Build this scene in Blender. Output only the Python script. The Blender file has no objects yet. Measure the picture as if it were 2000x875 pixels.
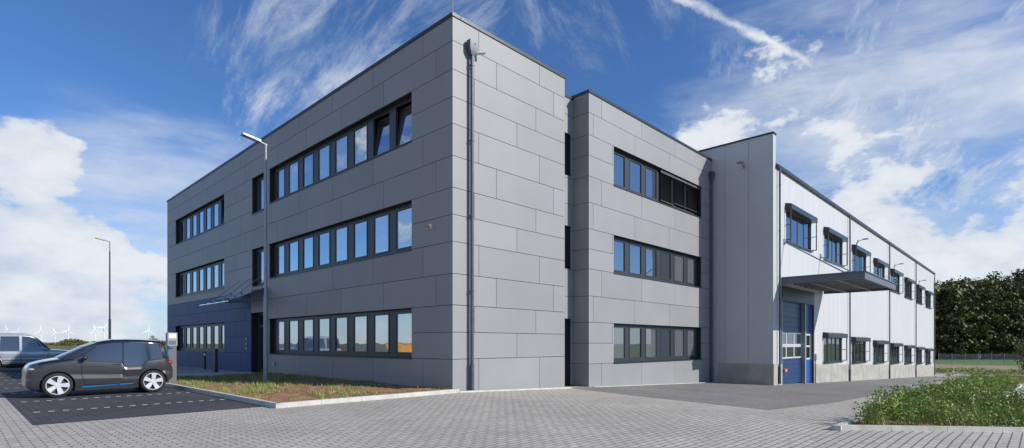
import bpy, bmesh, math, random
import numpy as np
from mathutils import Vector, Matrix
random.seed(7); np.random.seed(7)
scene=bpy.context.scene
COL=scene.collection
scene.view_settings.view_transform='Standard'
scene.view_settings.look='None'
scene.view_settings.exposure=0

# ------------------------------------------------------------ materials
def mat(name,col,rough=0.6,metal=0.0,var=0.0,vscale=3.0,bump=0.0,bscale=40.0,coat=0.0,spec=0.5,stretch=None,tone=False):
    m=bpy.data.materials.new(name); m.use_nodes=True
    nt=m.node_tree; b=nt.nodes['Principled BSDF']
    b.inputs['Roughness'].default_value=rough; b.inputs['Metallic'].default_value=metal
    b.inputs['Coat Weight'].default_value=coat; b.inputs['Coat Roughness'].default_value=0.05
    b.inputs['Specular IOR Level'].default_value=spec
    tc=nt.nodes.new('ShaderNodeTexCoord'); vec=tc.outputs['Object']
    if stretch:
        mp=nt.nodes.new('ShaderNodeMapping'); mp.inputs['Scale'].default_value=stretch
        nt.links.new(vec,mp.inputs['Vector']); vec=mp.outputs['Vector']
    n=nt.nodes.new('ShaderNodeTexNoise'); n.inputs['Scale'].default_value=vscale; n.inputs['Detail'].default_value=5
    nt.links.new(vec,n.inputs['Vector'])
    mr=nt.nodes.new('ShaderNodeMapRange'); mr.inputs['From Min'].default_value=0.3; mr.inputs['From Max'].default_value=0.7
    mr.inputs['To Min'].default_value=1-var; mr.inputs['To Max'].default_value=1+var
    nt.links.new(n.outputs['Fac'],mr.inputs['Value'])
    mul=nt.nodes.new('ShaderNodeVectorMath'); mul.operation='SCALE'
    mul.inputs[0].default_value=col[:3]
    nt.links.new(mr.outputs['Result'],mul.inputs['Scale'])
    out=mul.outputs['Vector']
    if tone:
        at=nt.nodes.new('ShaderNodeAttribute'); at.attribute_name='tone'
        m2=nt.nodes.new('ShaderNodeVectorMath'); m2.operation='SCALE'
        nt.links.new(out,m2.inputs[0]); nt.links.new(at.outputs['Fac'],m2.inputs['Scale']); out=m2.outputs['Vector']
    nt.links.new(out,b.inputs['Base Color'])
    if bump>0:
        n2=nt.nodes.new('ShaderNodeTexNoise'); n2.inputs['Scale'].default_value=bscale; n2.inputs['Detail'].default_value=5
        nt.links.new(tc.outputs['Object'],n2.inputs['Vector'])
        bp=nt.nodes.new('ShaderNodeBump'); bp.inputs['Strength'].default_value=bump; bp.inputs['Distance'].default_value=0.02
        nt.links.new(n2.outputs['Fac'],bp.inputs['Height']); nt.links.new(bp.outputs['Normal'],b.inputs['Normal'])
    return m

def glass_mat(name,dark,base_fac,wave=0.0,clear=False,tint=(.88,.93,.98)):
    m=bpy.data.materials.new(name); m.use_nodes=True; nt=m.node_tree; nt.nodes.clear()
    o=nt.nodes.new('ShaderNodeOutputMaterial'); mx=nt.nodes.new('ShaderNodeMixShader')
    d=nt.nodes.new('ShaderNodeBsdfTransparent' if clear else 'ShaderNodeBsdfDiffuse'); d.inputs['Color'].default_value=(*dark,1)
    g=nt.nodes.new('ShaderNodeBsdfGlossy'); g.inputs['Roughness'].default_value=0.01; g.inputs['Color'].default_value=(*tint,1)
    f=nt.nodes.new('ShaderNodeFresnel'); f.inputs['IOR'].default_value=1.6
    ma=nt.nodes.new('ShaderNodeMath'); ma.operation='MULTIPLY_ADD'; ma.inputs[1].default_value=1-base_fac; ma.inputs[2].default_value=base_fac
    nt.links.new(f.outputs[0],ma.inputs[0]); nt.links.new(ma.outputs[0],mx.inputs[0])
    nt.links.new(d.outputs[0],mx.inputs[1]); nt.links.new(g.outputs[0],mx.inputs[2]); nt.links.new(mx.outputs[0],o.inputs[0])
    if wave>0:
        tc=nt.nodes.new('ShaderNodeTexCoord'); n=nt.nodes.new('ShaderNodeTexNoise'); n.inputs['Scale'].default_value=1.3; n.inputs['Detail'].default_value=1
        nt.links.new(tc.outputs['Object'],n.inputs['Vector'])
        bp=nt.nodes.new('ShaderNodeBump'); bp.inputs['Strength'].default_value=wave; bp.inputs['Distance'].default_value=0.02
        nt.links.new(n.outputs['Fac'],bp.inputs['Height']); nt.links.new(bp.outputs['Normal'],g.inputs['Normal'])
    return m

def paver_mat(name,c1,c2,mortar,bw,rh,msize,patch=0.12,rot=0.0):
    m=bpy.data.materials.new(name); m.use_nodes=True; nt=m.node_tree; b=nt.nodes['Principled BSDF']
    b.inputs['Roughness'].default_value=0.85; b.inputs['Specular IOR Level'].default_value=0.3
    tc=nt.nodes.new('ShaderNodeTexCoord'); mp=nt.nodes.new('ShaderNodeMapping'); mp.inputs['Rotation'].default_value=(0,0,rot)
    nt.links.new(tc.outputs['Object'],mp.inputs['Vector'])
    br=nt.nodes.new('ShaderNodeTexBrick'); br.inputs['Scale'].default_value=1
    br.inputs['Brick Width'].default_value=bw; br.inputs['Row Height'].default_value=rh; br.inputs['Mortar Size'].default_value=msize
    br.inputs['Mortar Smooth'].default_value=0.3; br.inputs['Bias'].default_value=0
    br.inputs['Color1'].default_value=(*c1,1); br.inputs['Color2'].default_value=(*c2,1); br.inputs['Mortar'].default_value=(*mortar,1)
    nt.links.new(mp.outputs[0],br.inputs['Vector'])
    n=nt.nodes.new('ShaderNodeTexNoise'); n.inputs['Scale'].default_value=0.35; n.inputs['Detail'].default_value=7; n.inputs['Roughness'].default_value=0.65
    nt.links.new(tc.outputs['Object'],n.inputs['Vector'])
    mr=nt.nodes.new('ShaderNodeMapRange'); mr.inputs['From Min'].default_value=.3; mr.inputs['From Max'].default_value=.7
    mr.inputs['To Min'].default_value=1-patch; mr.inputs['To Max'].default_value=1+patch
    nt.links.new(n.outputs['Fac'],mr.inputs['Value'])
    n3=nt.nodes.new('ShaderNodeTexNoise'); n3.inputs['Scale'].default_value=9; n3.inputs['Detail'].default_value=3
    nt.links.new(tc.outputs['Object'],n3.inputs['Vector'])
    mr3=nt.nodes.new('ShaderNodeMapRange'); mr3.inputs['From Min'].default_value=.3; mr3.inputs['From Max'].default_value=.7
    mr3.inputs['To Min'].default_value=.86; mr3.inputs['To Max'].default_value=1.14
    nt.links.new(n3.outputs['Fac'],mr3.inputs['Value'])
    mm=nt.nodes.new('ShaderNodeMath'); mm.operation='MULTIPLY'; nt.links.new(mr.outputs[0],mm.inputs[0]); nt.links.new(mr3.outputs[0],mm.inputs[1])
    s=nt.nodes.new('ShaderNodeVectorMath'); s.operation='SCALE'
    nt.links.new(br.outputs['Color'],s.inputs[0]); nt.links.new(mm.outputs[0],s.inputs['Scale']); nt.links.new(s.outputs[0],b.inputs['Base Color'])
    bp=nt.nodes.new('ShaderNodeBump'); bp.inputs['Strength'].default_value=.4; bp.inputs['Distance'].default_value=0.01; bp.invert=True
    nt.links.new(br.outputs['Fac'],bp.inputs['Height']); nt.links.new(bp.outputs[0],b.inputs['Normal'])
    return m

def mix_mat(name,c1,c2,scale,rough=.9,lo=.42,hi=.58,bump=.6,bscale=12):
    m=bpy.data.materials.new(name); m.use_nodes=True; nt=m.node_tree; b=nt.nodes['Principled BSDF']
    b.inputs['Roughness'].default_value=rough; b.inputs['Specular IOR Level'].default_value=.2
    tc=nt.nodes.new('ShaderNodeTexCoord'); n=nt.nodes.new('ShaderNodeTexNoise'); n.inputs['Scale'].default_value=scale; n.inputs['Detail'].default_value=8; n.inputs['Roughness'].default_value=.65
    nt.links.new(tc.outputs['Object'],n.inputs['Vector'])
    r=nt.nodes.new('ShaderNodeValToRGB'); r.color_ramp.elements[0].position=lo; r.color_ramp.elements[1].position=hi
    r.color_ramp.elements[0].color=(*c1,1); r.color_ramp.elements[1].color=(*c2,1)
    nt.links.new(n.outputs['Fac'],r.inputs['Fac']); nt.links.new(r.outputs['Color'],b.inputs['Base Color'])
    n2=nt.nodes.new('ShaderNodeTexNoise'); n2.inputs['Scale'].default_value=bscale; n2.inputs['Detail'].default_value=5
    nt.links.new(tc.outputs['Object'],n2.inputs['Vector'])
    bp=nt.nodes.new('ShaderNodeBump'); bp.inputs['Strength'].default_value=bump; bp.inputs['Distance'].default_value=.05
    nt.links.new(n2.outputs['Fac'],bp.inputs['Height']); nt.links.new(bp.outputs[0],b.inputs['Normal'])
    return m

def leaf_mat(name,c1,c2,c3=None):
    m=bpy.data.materials.new(name); m.use_nodes=True; nt=m.node_tree; b=nt.nodes['Principled BSDF']
    b.inputs['Roughness'].default_value=.6; b.inputs['Specular IOR Level'].default_value=.25
    at=nt.nodes.new('ShaderNodeAttribute'); at.attribute_name='tone'
    r=nt.nodes.new('ShaderNodeValToRGB'); r.color_ramp.elements[0].color=(*c1,1); r.color_ramp.elements[1].color=(*c2,1)
    if c3:
        r.color_ramp.elements[1].position=.82
        e=r.color_ramp.elements.new(1.0); e.color=(*c3,1)
    nt.links.new(at.outputs['Fac'],r.inputs[0]); nt.links.new(r.outputs[0],b.inputs['Base Color'])
    return m

M_panel=mat('grey_cladding',(.268,.268,.264),.5,.0,.05,.5,tone=True,spec=.35)
M_panelblue=mat('blue_cladding',(.022,.045,.155),.5,.0,.05,.6,tone=True,spec=.3)
M_back=mat('dark_substructure',(.02,.02,.022),.8)
M_anth=mat('anthracite_aluminium',(.035,.039,.045),.4,.1,.06)
M_anthm=mat('anthracite_coping',(.028,.036,.045),.35,.3,.06)
M_glass=glass_mat('window_glass',(.10,.105,.11),.50,.14)
M_glassv=glass_mat('window_glass_deep',(.03,.034,.04),.46,.18)
M_glassw=glass_mat('window_glass_pale',(.34,.345,.35),.46,.14)
M_glass2=glass_mat('office_glass_dim',(.03,.034,.04),.28,.12)
M_glassb=glass_mat('glass_with_blind_behind',(.11,.115,.12),.16,.05)
M_glassd=glass_mat('hall_window_glass',(.02,.022,.025),.18,.12)
M_blind=mat('blind_slats',(.09,.092,.098),.5,.2)
M_zinc=mat('zinc_pipe',(.080,.092,.115),.4,.2,.15,5)
M_white=mat('white_metal',(.75,.75,.74),.4)
M_hall=mat('white_sandwich_panel',(.53,.53,.525),.5,.0,.03,.4,tone=True,spec=.35)
M_hallside=mat('grey_sandwich_panel',(.49,.50,.495),.45,.0,.04,.4,tone=True)
M_conc=mat('concrete_plinth',(.36,.345,.30),.85,0,.22,1.2,bump=.3,bscale=25)
M_concg=mat('concrete_kerb',(.52,.50,.45),.85,0,.16,3,bump=.3)
M_steel=mat('galvanised_steel',(.30,.315,.33),.45,.4,.12,6)
M_blueshade=mat('blue_door_shaded',(.006,.036,.125),.4,0,.05)  # door blue darkened, canopy shade put into the colour
M_bluesun=mat('blue_door_sunlit',(.010,.09,.34),.4,0,.05)  # door blue brightened, sun reaching under the canopy put into the colour
M_roof=mat('roof_membrane',(.2,.2,.2),.9,0,.1)
M_black=mat('black_rubber',(.012,.012,.013),.7)
M_orange=mat('orange_sign',(.75,.16,.03),.5)
M_soilcol=mix_mat('planting_soil',(.22,.12,.06),(.38,.24,.13),3.0,lo=.35,hi=.65,bump=1.0,bscale=9)
M_field=mix_mat('field_ground',(.11,.12,.045),(.19,.15,.08),.05,bump=.4)
M_verge=mix_mat('verge_grass',(.09,.15,.03),(.2,.19,.08),.8,bump=1)
M_rawsoil=mix_mat('bare_soil',(.34,.26,.16),(.17,.19,.07),.12,lo=.5,hi=.7,bump=.8,bscale=1)
M_crop=mix_mat('crop_green',(.08,.16,.03),(.13,.2,.06),.3,bump=.4)
M_pave=paver_mat('light_pavers',(.50,.458,.395),(.425,.39,.338),(.15,.132,.108),.25,.125,.012,.15)
M_paved=paver_mat('dark_pavers',(.085,.085,.09),(.06,.06,.066),(.022,.022,.022),.25,.125,.011,.15)
M_paveshade=paver_mat('shaded_pavers',(.265,.248,.225),(.225,.212,.195),(.095,.088,.078),.25,.125,.012,.18)  # paver colour darkened to paint in the forecourt shadow
M_mark=mat('white_marking_stone',(.72,.72,.70),.8,0,.1,10)
M_leaf=leaf_mat('bed_leaves',(.06,.11,.015),(.27,.38,.08),(.42,.45,.16))
M_grass=leaf_mat('grass_blades',(.10,.14,.025),(.34,.36,.12),(.5,.42,.2))
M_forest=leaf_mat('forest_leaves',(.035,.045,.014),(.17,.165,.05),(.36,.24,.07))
M_bark=mat('bark',(.05,.04,.03),.9,0,.2,6)
M_cglass=glass_mat('canopy_glass',(.42,.52,.82),.12,clear=True)

# ------------------------------------------------------------ mesh builder
class MB:
    def __init__(s): s.v=[]; s.f=[]; s.m=[]; s.t=[]
    def add(s,vs,fs,mi=0,tone=1.0):
        o=len(s.v); s.v+= [tuple(p) for p in vs]
        for f in fs: s.f.append(tuple(o+i for i in f)); s.m.append(mi); s.t.append(tone)
    def box(s,a,b,mi=0,fr=None,tone=1.0):
        (x0,y0,z0),(x1,y1,z1)=a,b
        vs=[(x0,y0,z0),(x1,y0,z0),(x1,y1,z0),(x0,y1,z0),(x0,y0,z1),(x1,y0,z1),(x1,y1,z1),(x0,y1,z1)]
        if fr: vs=[fr(*p) for p in vs]
        s.add(vs,[(0,3,2,1),(4,5,6,7),(0,1,5,4),(1,2,6,5),(2,3,7,6),(3,0,4,7)],mi,tone)
    def cyl(s,p0,p1,r0,r1=None,n=12,mi=0,cap=True):
        r1=r0 if r1 is None else r1
        p0=Vector(p0); p1=Vector(p1); d=(p1-p0).normalized()
        a=d.orthogonal().normalized(); b=d.cross(a)
        vs=[]
        for p,r in ((p0,r0),(p1,r1)):
            for i in range(n):
                t=2*math.pi*i/n; vs.append(p+a*(r*math.cos(t))+b*(r*math.sin(t)))
        fs=[(i,(i+1)%n,n+(i+1)%n,n+i) for i in range(n)]
        if cap: fs+=[tuple(range(n))[::-1],tuple(range(n,2*n))]
        s.add(vs,fs,mi)
    def tube(s,pts,r,n=8,mi=0):
        for a,b in zip(pts[:-1],pts[1:]): s.cyl(a,b,r,r,n,mi)
    def sphere(s,c,r,mi=0,n=10,sc=(1,1,1)):
        vs=[];fs=[]
        for j in range(n+1):
            ph=math.pi*j/n
            for i in range(n*2):
                th=math.pi*i/n
                vs.append((c[0]+sc[0]*r*math.sin(ph)*math.cos(th),c[1]+sc[1]*r*math.sin(ph)*math.sin(th),c[2]+sc[2]*r*math.cos(ph)))
        for j in range(n):
            for i in range(n*2):
                a=j*2*n+i; b=j*2*n+(i+1)%(2*n); fs.append((a,b,b+2*n,a+2*n))
        s.add(vs,fs,mi)
    def lathe(s,prof,n=28,mi=0,mis=None):
        vs=[];k=len(prof)
        for i in range(n):
            t=2*math.pi*i/n
            for r,y in prof: vs.append((r*math.cos(t),y,r*math.sin(t)))
        base=len(s.v); s.v+=vs
        for j in range(k-1):
            for i in range(n):
                f=(i*k+j,((i+1)%n)*k+j,((i+1)%n)*k+j+1,i*k+j+1)
                s.f.append(tuple(base+q for q in f)); s.m.append(mis[j] if mis else mi); s.t.append(1.0)
    def mesh(s,name,mats,smooth=False,angle=None,recalc=False):
        me=bpy.data.meshes.new(name); me.from_pydata(s.v,[],s.f)
        for m in mats: me.materials.append(m)
        me.polygons.foreach_set('material_index',s.m)
        at=me.attributes.new('tone','FLOAT','FACE'); at.data.foreach_set('value',s.t)
        if recalc:
            bm=bmesh.new(); bm.from_mesh(me); bmesh.ops.remove_doubles(bm,verts=bm.verts,dist=1e-4); bmesh.ops.recalc_face_normals(bm,faces=bm.faces); bm.to_mesh(me); bm.free()
        if smooth:
            me.polygons.foreach_set('use_smooth',[True]*len(me.polygons))
            if angle:
                try: me.set_sharp_from_angle(angle=math.radians(angle))
                except Exception: pass
        me.update(); return me
def obj(name,me,parent=None,loc=(0,0,0),rot=(0,0,0),**kw):
    o=bpy.data.objects.new(name,me); COL.objects.link(o); o.location=loc; o.rotation_euler=rot
    if parent: o.parent=parent
    for k,v in kw.items(): o[k]=v
    return o

CAM=(-10.85,-13.06,1.51)
def survey(right,fwd,z=0.0):   # site survey frame: metres right / ahead of the survey point
    return (CAM[0]+.6952*right+.7189*fwd, CAM[1]-.7188*right+.6952*fwd, z)
def G(x): return -.035*min(max(x,0.0),75.0)

# ------------------------------------------------------------ ground
def sheet(name,x0,x1,y0,y1,off,m,bx=(0,75)):
    xs=[x0]+[b for b in bx if x0<b<x1]+[x1]
    mb=MB()
    for a,b in zip(xs[:-1],xs[1:]):
        mb.add([(a,y0,G(a)+off),(b,y0,G(b)+off),(b,y1,G(b)+off),(a,y1,G(a)+off)],[(0,1,2,3)])
    return obj(name,mb.mesh(name,[m]),kind='structure')
def polysheet(name,pts,off,m):
    mb=MB(); mb.add([(x,y,G(x)+off) for x,y in pts],[tuple(range(len(pts)))])
    return obj(name,mb.mesh(name,[m]),kind='structure')
sheet('ground',-7000,7000,-7000,7000,0,M_field)
sheet('pavement',-45,0,-45,58,.004,M_pave)
sheet('pavement',0,84,-45,0.5,.004,M_pave)
sheet('parking_area',-9.8,-5.62,.2,52,.008,M_paved)
polysheet('painted_shadow',[(5.7,-.3),(18.6,-.3),(18.6,-3.3),(74,-3.3),(74,-6.4),(40,-7.4),(20,-8.4),(8,-8.7),(2.9,-8.4),(4.2,-4)],.008,M_paveshade)  # shadow on the forecourt, painted as a patch of darker pavers
sheet('soil_field',84.5,128,-60,120,.01,M_rawsoil)
sheet('crop_field',128,400,-200,400,.014,M_crop)
sheet('verge',41,84,-12.1,-9.3,.03,M_verge)
sheet('verge',41,84,-40,-12.4,.03,M_verge)
sheet('path',-5.6,-.0,13.7,17.2,.03,M_concg)
mb=MB()
for y in (2.6,5.6,8.9,11.7,14.4,17.1,19.8,22.5,25.2,27.9,30.6,33.3,36,38.7):
    x=-9.6
    while x<-5.8:
        mb.add([(x,y,.013),(x+.11,y,.013),(x+.11,y+.1,.013),(x,y+.1,.013)],[(0,1,2,3)])
        x+=.25
obj('parking_marking',mb.mesh('parking_marking',[M_mark]),kind='structure')

def kerb(name,pts,w=.12,h=.12):
    mb=MB()
    for (ax,ay),(bx,by) in zip(pts[:-1],pts[1:]):
        L=math.hypot(bx-ax,by-ay); dx,dy=(bx-ax)/L,(by-ay)/L; n=max(1,int(L/1.0)); 
        nx,ny=-dy*w,dx*w
        for i in range(n):
            s0=L*i/n+.004; s1=L*(i+1)/n-.004
            vs=[]
            for hh in (-1,1):
                for s,k in ((s0,0),(s1,0),(s1,1),(s0,1)):
                    x=ax+dx*s+nx*k; y=ay+dy*s+ny*k
                    vs.append((x,y,G(x)+(h if hh==1 else -.1)))
            mb.add(vs,[(0,3,2,1),(4,5,6,7),(0,1,5,4),(1,2,6,5),(2,3,7,6),(3,0,4,7)],0,random.uniform(.9,1.08))
    return obj(name,mb.mesh(name,[M_concg]),kind='structure')
kerb('kerb',[(-5.6,13.6),(-5.6,-.35),(-.02,-.35)])
kerb('kerb',[(-.0,-.35),(5.55,-.35)],h=.05)
kerb('kerb',[(7.1,-.3),(18.5,-.3)],h=.03)
def bed_edge(x): return float(np.interp(x,[-.18,6,14,41],[-10.5,-10.2,-9.9,-9.1]))
kerb('kerb',[(8.6,-18.2),(-.18,-10.53),(6,-10.2),(14,-9.9),(41,-9.1)],h=.09,w=-.10)
kerb('kerb',[(41,-12.2),(8.4,-12.2),(8.4,-20)],h=.12)

# ------------------------------------------------------------ planting
def soilbed(name,x0,x1,y0,y1,n,m,hb=.08,amp=.05):
    nx=int((x1-x0)*n); ny=int((y1-y0)*n); mb=MB(); vs=[];fs=[]
    for j in range(ny+1):
        for i in range(nx+1):
            x=x0+(x1-x0)*i/nx; y=y0+(y1-y0)*j/ny
            vs.append((x,y,G(x)+hb+random.uniform(-amp,amp)*.5+amp*math.sin(x*2.1+math.sin(y*1.7)*2)*.4))
    for j in range(ny):
        for i in range(nx): a=j*(nx+1)+i; fs.append((a,a+1,a+nx+2,a+nx+1))
    mb.add(vs,fs); return obj(name,mb.mesh(name,[m],smooth=True),kind='structure')
soilbed('planting_soil',-5.48,-.02,-.22,13.6,6,M_soilcol)
polysheet('planting_soil',[(.0,-10.64),(6,-10.31),(14,-10.01),(41,-9.21),(41,-12.1),(8.4,-12.1),(8.4,-17.9)],.06,M_soilcol)

def blades(name,cent,per,hmin,hmax,w,m,spread,lean=.5,label=''):
    V=[];F=[];T=[]
    for (x,y,z,sc) in cent:
        tb=random.random()
        for k in range(per):
            a=random.uniform(0,6.283); r=random.uniform(0,spread)*sc
            bx=x+r*math.cos(a); by=y+r*math.sin(a); h=random.uniform(hmin,hmax)*sc
            a2=random.uniform(0,6.283); ln=random.uniform(0,lean)*h; ww=w*random.uniform(.6,1.3)
            dx=math.cos(a2+1.57)*ww/2; dy=math.sin(a2+1.57)*ww/2
            o=len(V); V+= [(bx-dx,by-dy,z),(bx+dx,by+dy,z),(bx+math.cos(a2)*ln,by+math.sin(a2)*ln,z+h)]
            F.append((o,o+1,o+2)); T.append(min(1,max(0,.6*tb+.4*random.random())))
    me=bpy.data.meshes.new(name); me.from_pydata(V,[],F); me.materials.append(m)
    at=me.attributes.new('tone','FLOAT','FACE'); at.data.foreach_set('value',T)
    return obj(name,me,kind='stuff',label=label)
def leaves(name,cent,per,size,m,label='',asp=.28):
    C=np.array([c_[:5] for c_ in cent],dtype=float); n=len(C)*per
    C=np.repeat(C,per,axis=0)
    tb=np.repeat(np.array([c_[5] if len(c_)>5 else random.random() for c_ in cent]),per)
    d=np.random.normal(size=(n,3)); d/=np.linalg.norm(d,axis=1)[:,None]; d*=np.random.uniform(.35,1.1,(n,1))
    p=C[:,:3]+d*np.stack([C[:,3],C[:,3],C[:,4]],1)
    nn=d+np.stack([np.random.uniform(-.8,.8,n),np.random.uniform(-.8,.8,n),np.random.uniform(-.3,.9,n)],1); nn/=np.linalg.norm(nn,axis=1)[:,None]
    r=np.random.normal(size=(n,3)); a=np.cross(nn,r); a/=np.linalg.norm(a,axis=1)[:,None]; b=np.cross(nn,a)
    s=size*np.random.uniform(.5,1.4,(n,1))
    V=np.stack([p-a*s*.5,p+b*s*asp,p+a*s*.5,p-b*s*asp],1).reshape(-1,3)
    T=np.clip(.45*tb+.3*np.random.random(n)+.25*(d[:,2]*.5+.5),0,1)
    me=bpy.data.meshes.new(name)
    me.vertices.add(4*n); me.vertices.foreach_set('co',V.ravel())
    me.loops.add(4*n); me.loops.foreach_set('vertex_index',np.arange(4*n,dtype=np.int32))
    me.polygons.add(n); me.polygons.foreach_set('loop_start',np.arange(0,4*n,4,dtype=np.int32))
    me.update(calc_edges=True); me.validate()
    me.materials.append(m)
    at=me.attributes.new('tone','FLOAT','FACE'); at.data.foreach_set('value',T.astype(np.float32))
    return obj(name,me,kind='stuff',label=label)
c=[]
for i in range(1700):
    x=random.uniform(-5.4,-.1); y=random.uniform(-.1,13.4)
    dens=.02+.9*max(0,min(1,(y-2.5)/6)) 
    if x<-4.7: dens+=.3
    if math.sin(x*1.9+1)*math.sin(y*1.3)+random.uniform(-.6,.6)<.35-dens*.8: continue
    c.append((x,y,.07,random.uniform(.6,1.2)))
blades('bed_weeds',c,16,.04,.15,.022,M_grass,.16,.9,label='sparse green weeds growing in the soil bed beside the grey facade')
c=[]; cg=[]
for i in range(4800):
    if random.random()<.55: x=random.uniform(-.1,8.2); y=random.uniform(-18,-10.2)
    else: x=random.uniform(8,41); y=random.uniform(-12.0,-9.2)
    ed=x-(-.18+(-10.53-y)*1.143)
    if ed<.28: continue
    e2=bed_edge(x)-y
    if e2<.22: continue
    hn=.5+.5*math.sin(x*1.3+1.1*math.sin(y*1.9))+random.uniform(-.3,.3)
    if hn<-.05: cg.append((x,y,G(x)+.06,.8)); continue
    hn=max(hn,.1)
    k=min(1,.45+.6*min(ed,e2))
    r=random.uniform(.08,.2)
    c.append((x,y,G(x)+.09+.68*k*hn*random.random(),r,r*random.uniform(.8,1.6)))
leaves('bed_plants',c,46,.052,M_leaf,label='dense low green plants filling the kerbed bed')
cg+=[(x,y,G(x)+.05,random.uniform(.6,1.3)) for (x,y,z,r,q) in c[::3]]
blades('bed_grass',cg,14,.12,.55,.012,M_grass,.2,.5,label='long grass blades among the bed plants')
c=[]
for i in range(1100):
    x=random.uniform(41,83); y=random.uniform(-30,-9.4); c.append((x,y,G(x)+.03,1))
blades('verge_weeds',c,12,.1,.3,.05,M_grass,.5,.5,label='rough grass on the verge')
c=[]
for i in range(260):
    x=random.uniform(86,100); y=random.uniform(-14,12); c.append((x,y,-2.5,random.uniform(.4,1.0),random.uniform(.2,.6)))
leaves('field_scrub',c,26,.22,M_leaf,label='low scrub at the edge of the bare soil')

# forest
c=[];tr=MB()
for i in range(180):
    fwd=random.uniform(138,200); tt=random.uniform(.70,1.12); lat=fwd*tt
    x,y,_=survey(lat,fwd); 
    if x<90: continue
    H=(fwd/1060.0)*(random.uniform(94,132)+30*min(1.2,max(0,(tt-.78)/.16)))+1.5; z0=-2.6; tb=random.random()
    tr.cyl((x,y,z0),(x,y,z0+H*.6),.25,.12,6)
    for k in range(40):
        zz=random.uniform(.02,1)**.85; rr=H*.25*math.sin(min(1,zz*1.05)*math.pi*.72+.75)
        a=random.uniform(0,6.28); q=random.uniform(0,1)**.5*rr
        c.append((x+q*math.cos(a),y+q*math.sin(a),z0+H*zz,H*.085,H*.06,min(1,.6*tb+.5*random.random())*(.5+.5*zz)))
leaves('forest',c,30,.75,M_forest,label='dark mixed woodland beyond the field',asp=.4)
obj('forest_trunks',tr.mesh('forest_trunks',[M_bark]),kind='stuff',label='trunks of the distant woodland')
c=[]
for i in range(1000):
    lat_t=random.uniform(-1.05,-.45); fwd=random.uniform(560,640)
    x,y,_=survey(lat_t*fwd,fwd); h=2.4+3.0*max(0,math.sin(lat_t*37)+.4*math.sin(lat_t*91))
    c.append((x,y,h*.5,3.0,h*.6))
leaves('distant_hedge',c,16,2.2,M_forest,label='far-off dark hedge along the horizon')

# ------------------------------------------------------------ facade tools
def fr_x(x0):
    return lambda s,n,z:(x0-n,s,z)
def fr_y(y0):
    return lambda s,n,z:(s,y0-n,z)
def subtract(rects,o):
    out=[]
    for (a,b,c0,d) in rects:
        oa,ob,oc,od=o
        if ob<=a or oa>=b or od<=c0 or oc>=d: out.append((a,b,c0,d)); continue
        if oa>a: out.append((a,oa,c0,d))
        if ob<b: out.append((ob,b,c0,d))
        m0,m1=max(a,oa),min(b,ob)
        if oc>c0: out.append((m0,m1,c0,oc))
        if od<d: out.append((m0,m1,od,d))
    return out
def minus(rect,ops):
    r=[rect]
    for o in ops: r=subtract(r,o)
    return [q for q in r if q[1]-q[0]>.002 and q[3]-q[2]>.002]
def clad(mb,fr,s0,s1,z0,z1,rows,ops,L=3.05,offs=(1.5,0,2.2,.8),gap=.009,mi=0,mfun=None,back=1,depth=.30,tv=.045,bi=(0,0)):
    for (a,b,c0,d) in minus((s0+bi[0],s1-bi[1],z0,z1),ops):
        mb.box((a,-depth,c0),(b,-.035,d),back,fr)
    zs=[z0]+[r for r in rows if z0<r<z1]+[z1]
    for i,(c0,d) in enumerate(zip(zs[:-1],zs[1:])):
        cuts=[s0]; p=s0-L+offs[i%len(offs)]
        while p<s1-.25:
            if p>s0+.25: cuts.append(p)
            p+=L
        cuts.append(s1)
        for a,b in zip(cuts[:-1],cuts[1:]):
            t=random.uniform(1-tv,1+tv)
            k=mfun((a+b)/2,(c0+d)/2) if mfun else mi
            for (e,f,g,h) in minus((a+gap*(a!=s0),b-gap*(b!=s1),c0+gap,d-gap*(d!=z1)),ops):
                mb.box((e,-.034,g),(f,0,h),k,fr,t)

# ------------------------------------------------------------ OFFICE BUILDING
office=obj('office_building',None,label='three-storey grey panel-clad office building with ribbon windows',category='office building')
rowsA=[1.02,1.87,2.72,3.70,4.70,5.54,6.38,7.37,8.37,9.21,10.06,10.95]
B1=(2.16,13.98); B2=(20.29,29.93)
zlev=[(1.02,2.72),(4.70,6.38),(8.37,10.06)]
opsL=[(B1[0],B1[1],a,b) for a,b in zlev]+[(B2[0],B2[1],a,b) for a,b in zlev]+[(14.67,16.19,4.45,6.38),(14.67,16.19,8.2,10.06),(14.45,16.3,-.3,3.1)]
mb=MB()
def blue(s,z): return 2 if (s>16.2 and z<4.2) else 0
rowsL=[1.02,1.87,2.72,3.42,4.24,5.54,6.38,7.37,8.37,9.21,10.06,10.95]
clad(mb,fr_x(0),.036,16.3,-.3,11.7,rowsA,opsL,bi=(.28,0))
clad(mb,fr_x(0),16.3,32,-.3,11.7,rowsL,opsL,mfun=blue)
obj('wall',mb.mesh('wall',[M_panel,M_back,M_panelblue]),office)
mb=MB()
clad(mb,fr_y(0),0,5.57,-.5,11.7,rowsA,[],L=3.0,offs=(1.1,2.9,0.9,1.9),bi=(.036,.01))
obj('wall',mb.mesh('wall',[M_panel,M_back]),office)
z2=[(.68,2.38),(4.55,6.18),(8.32,10.0)]
rows2=[.68,1.53,2.38,3.45,4.55,5.36,6.18,7.25,8.32,9.16,10.0,10.9]
W2=(8.94,17.42)
mb=MB()
clad(mb,fr_y(0),7.14,18.69,-1.2,11.7,rows2,[(W2[0],W2[1],a,b) for a,b in z2],L=3.2,offs=(.9,2.4,1.7,.3),bi=(.3,0))
clad(mb,fr_x(7.14),.036,.79,-.8,11.7,rows2,[],L=3,depth=.25)
obj('wall',mb.mesh('wall',[M_panel,M_back]),office)
mb=MB(); rz=[(-.4,2.54),(4.62,6.35),(8.45,10.15)]
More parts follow.
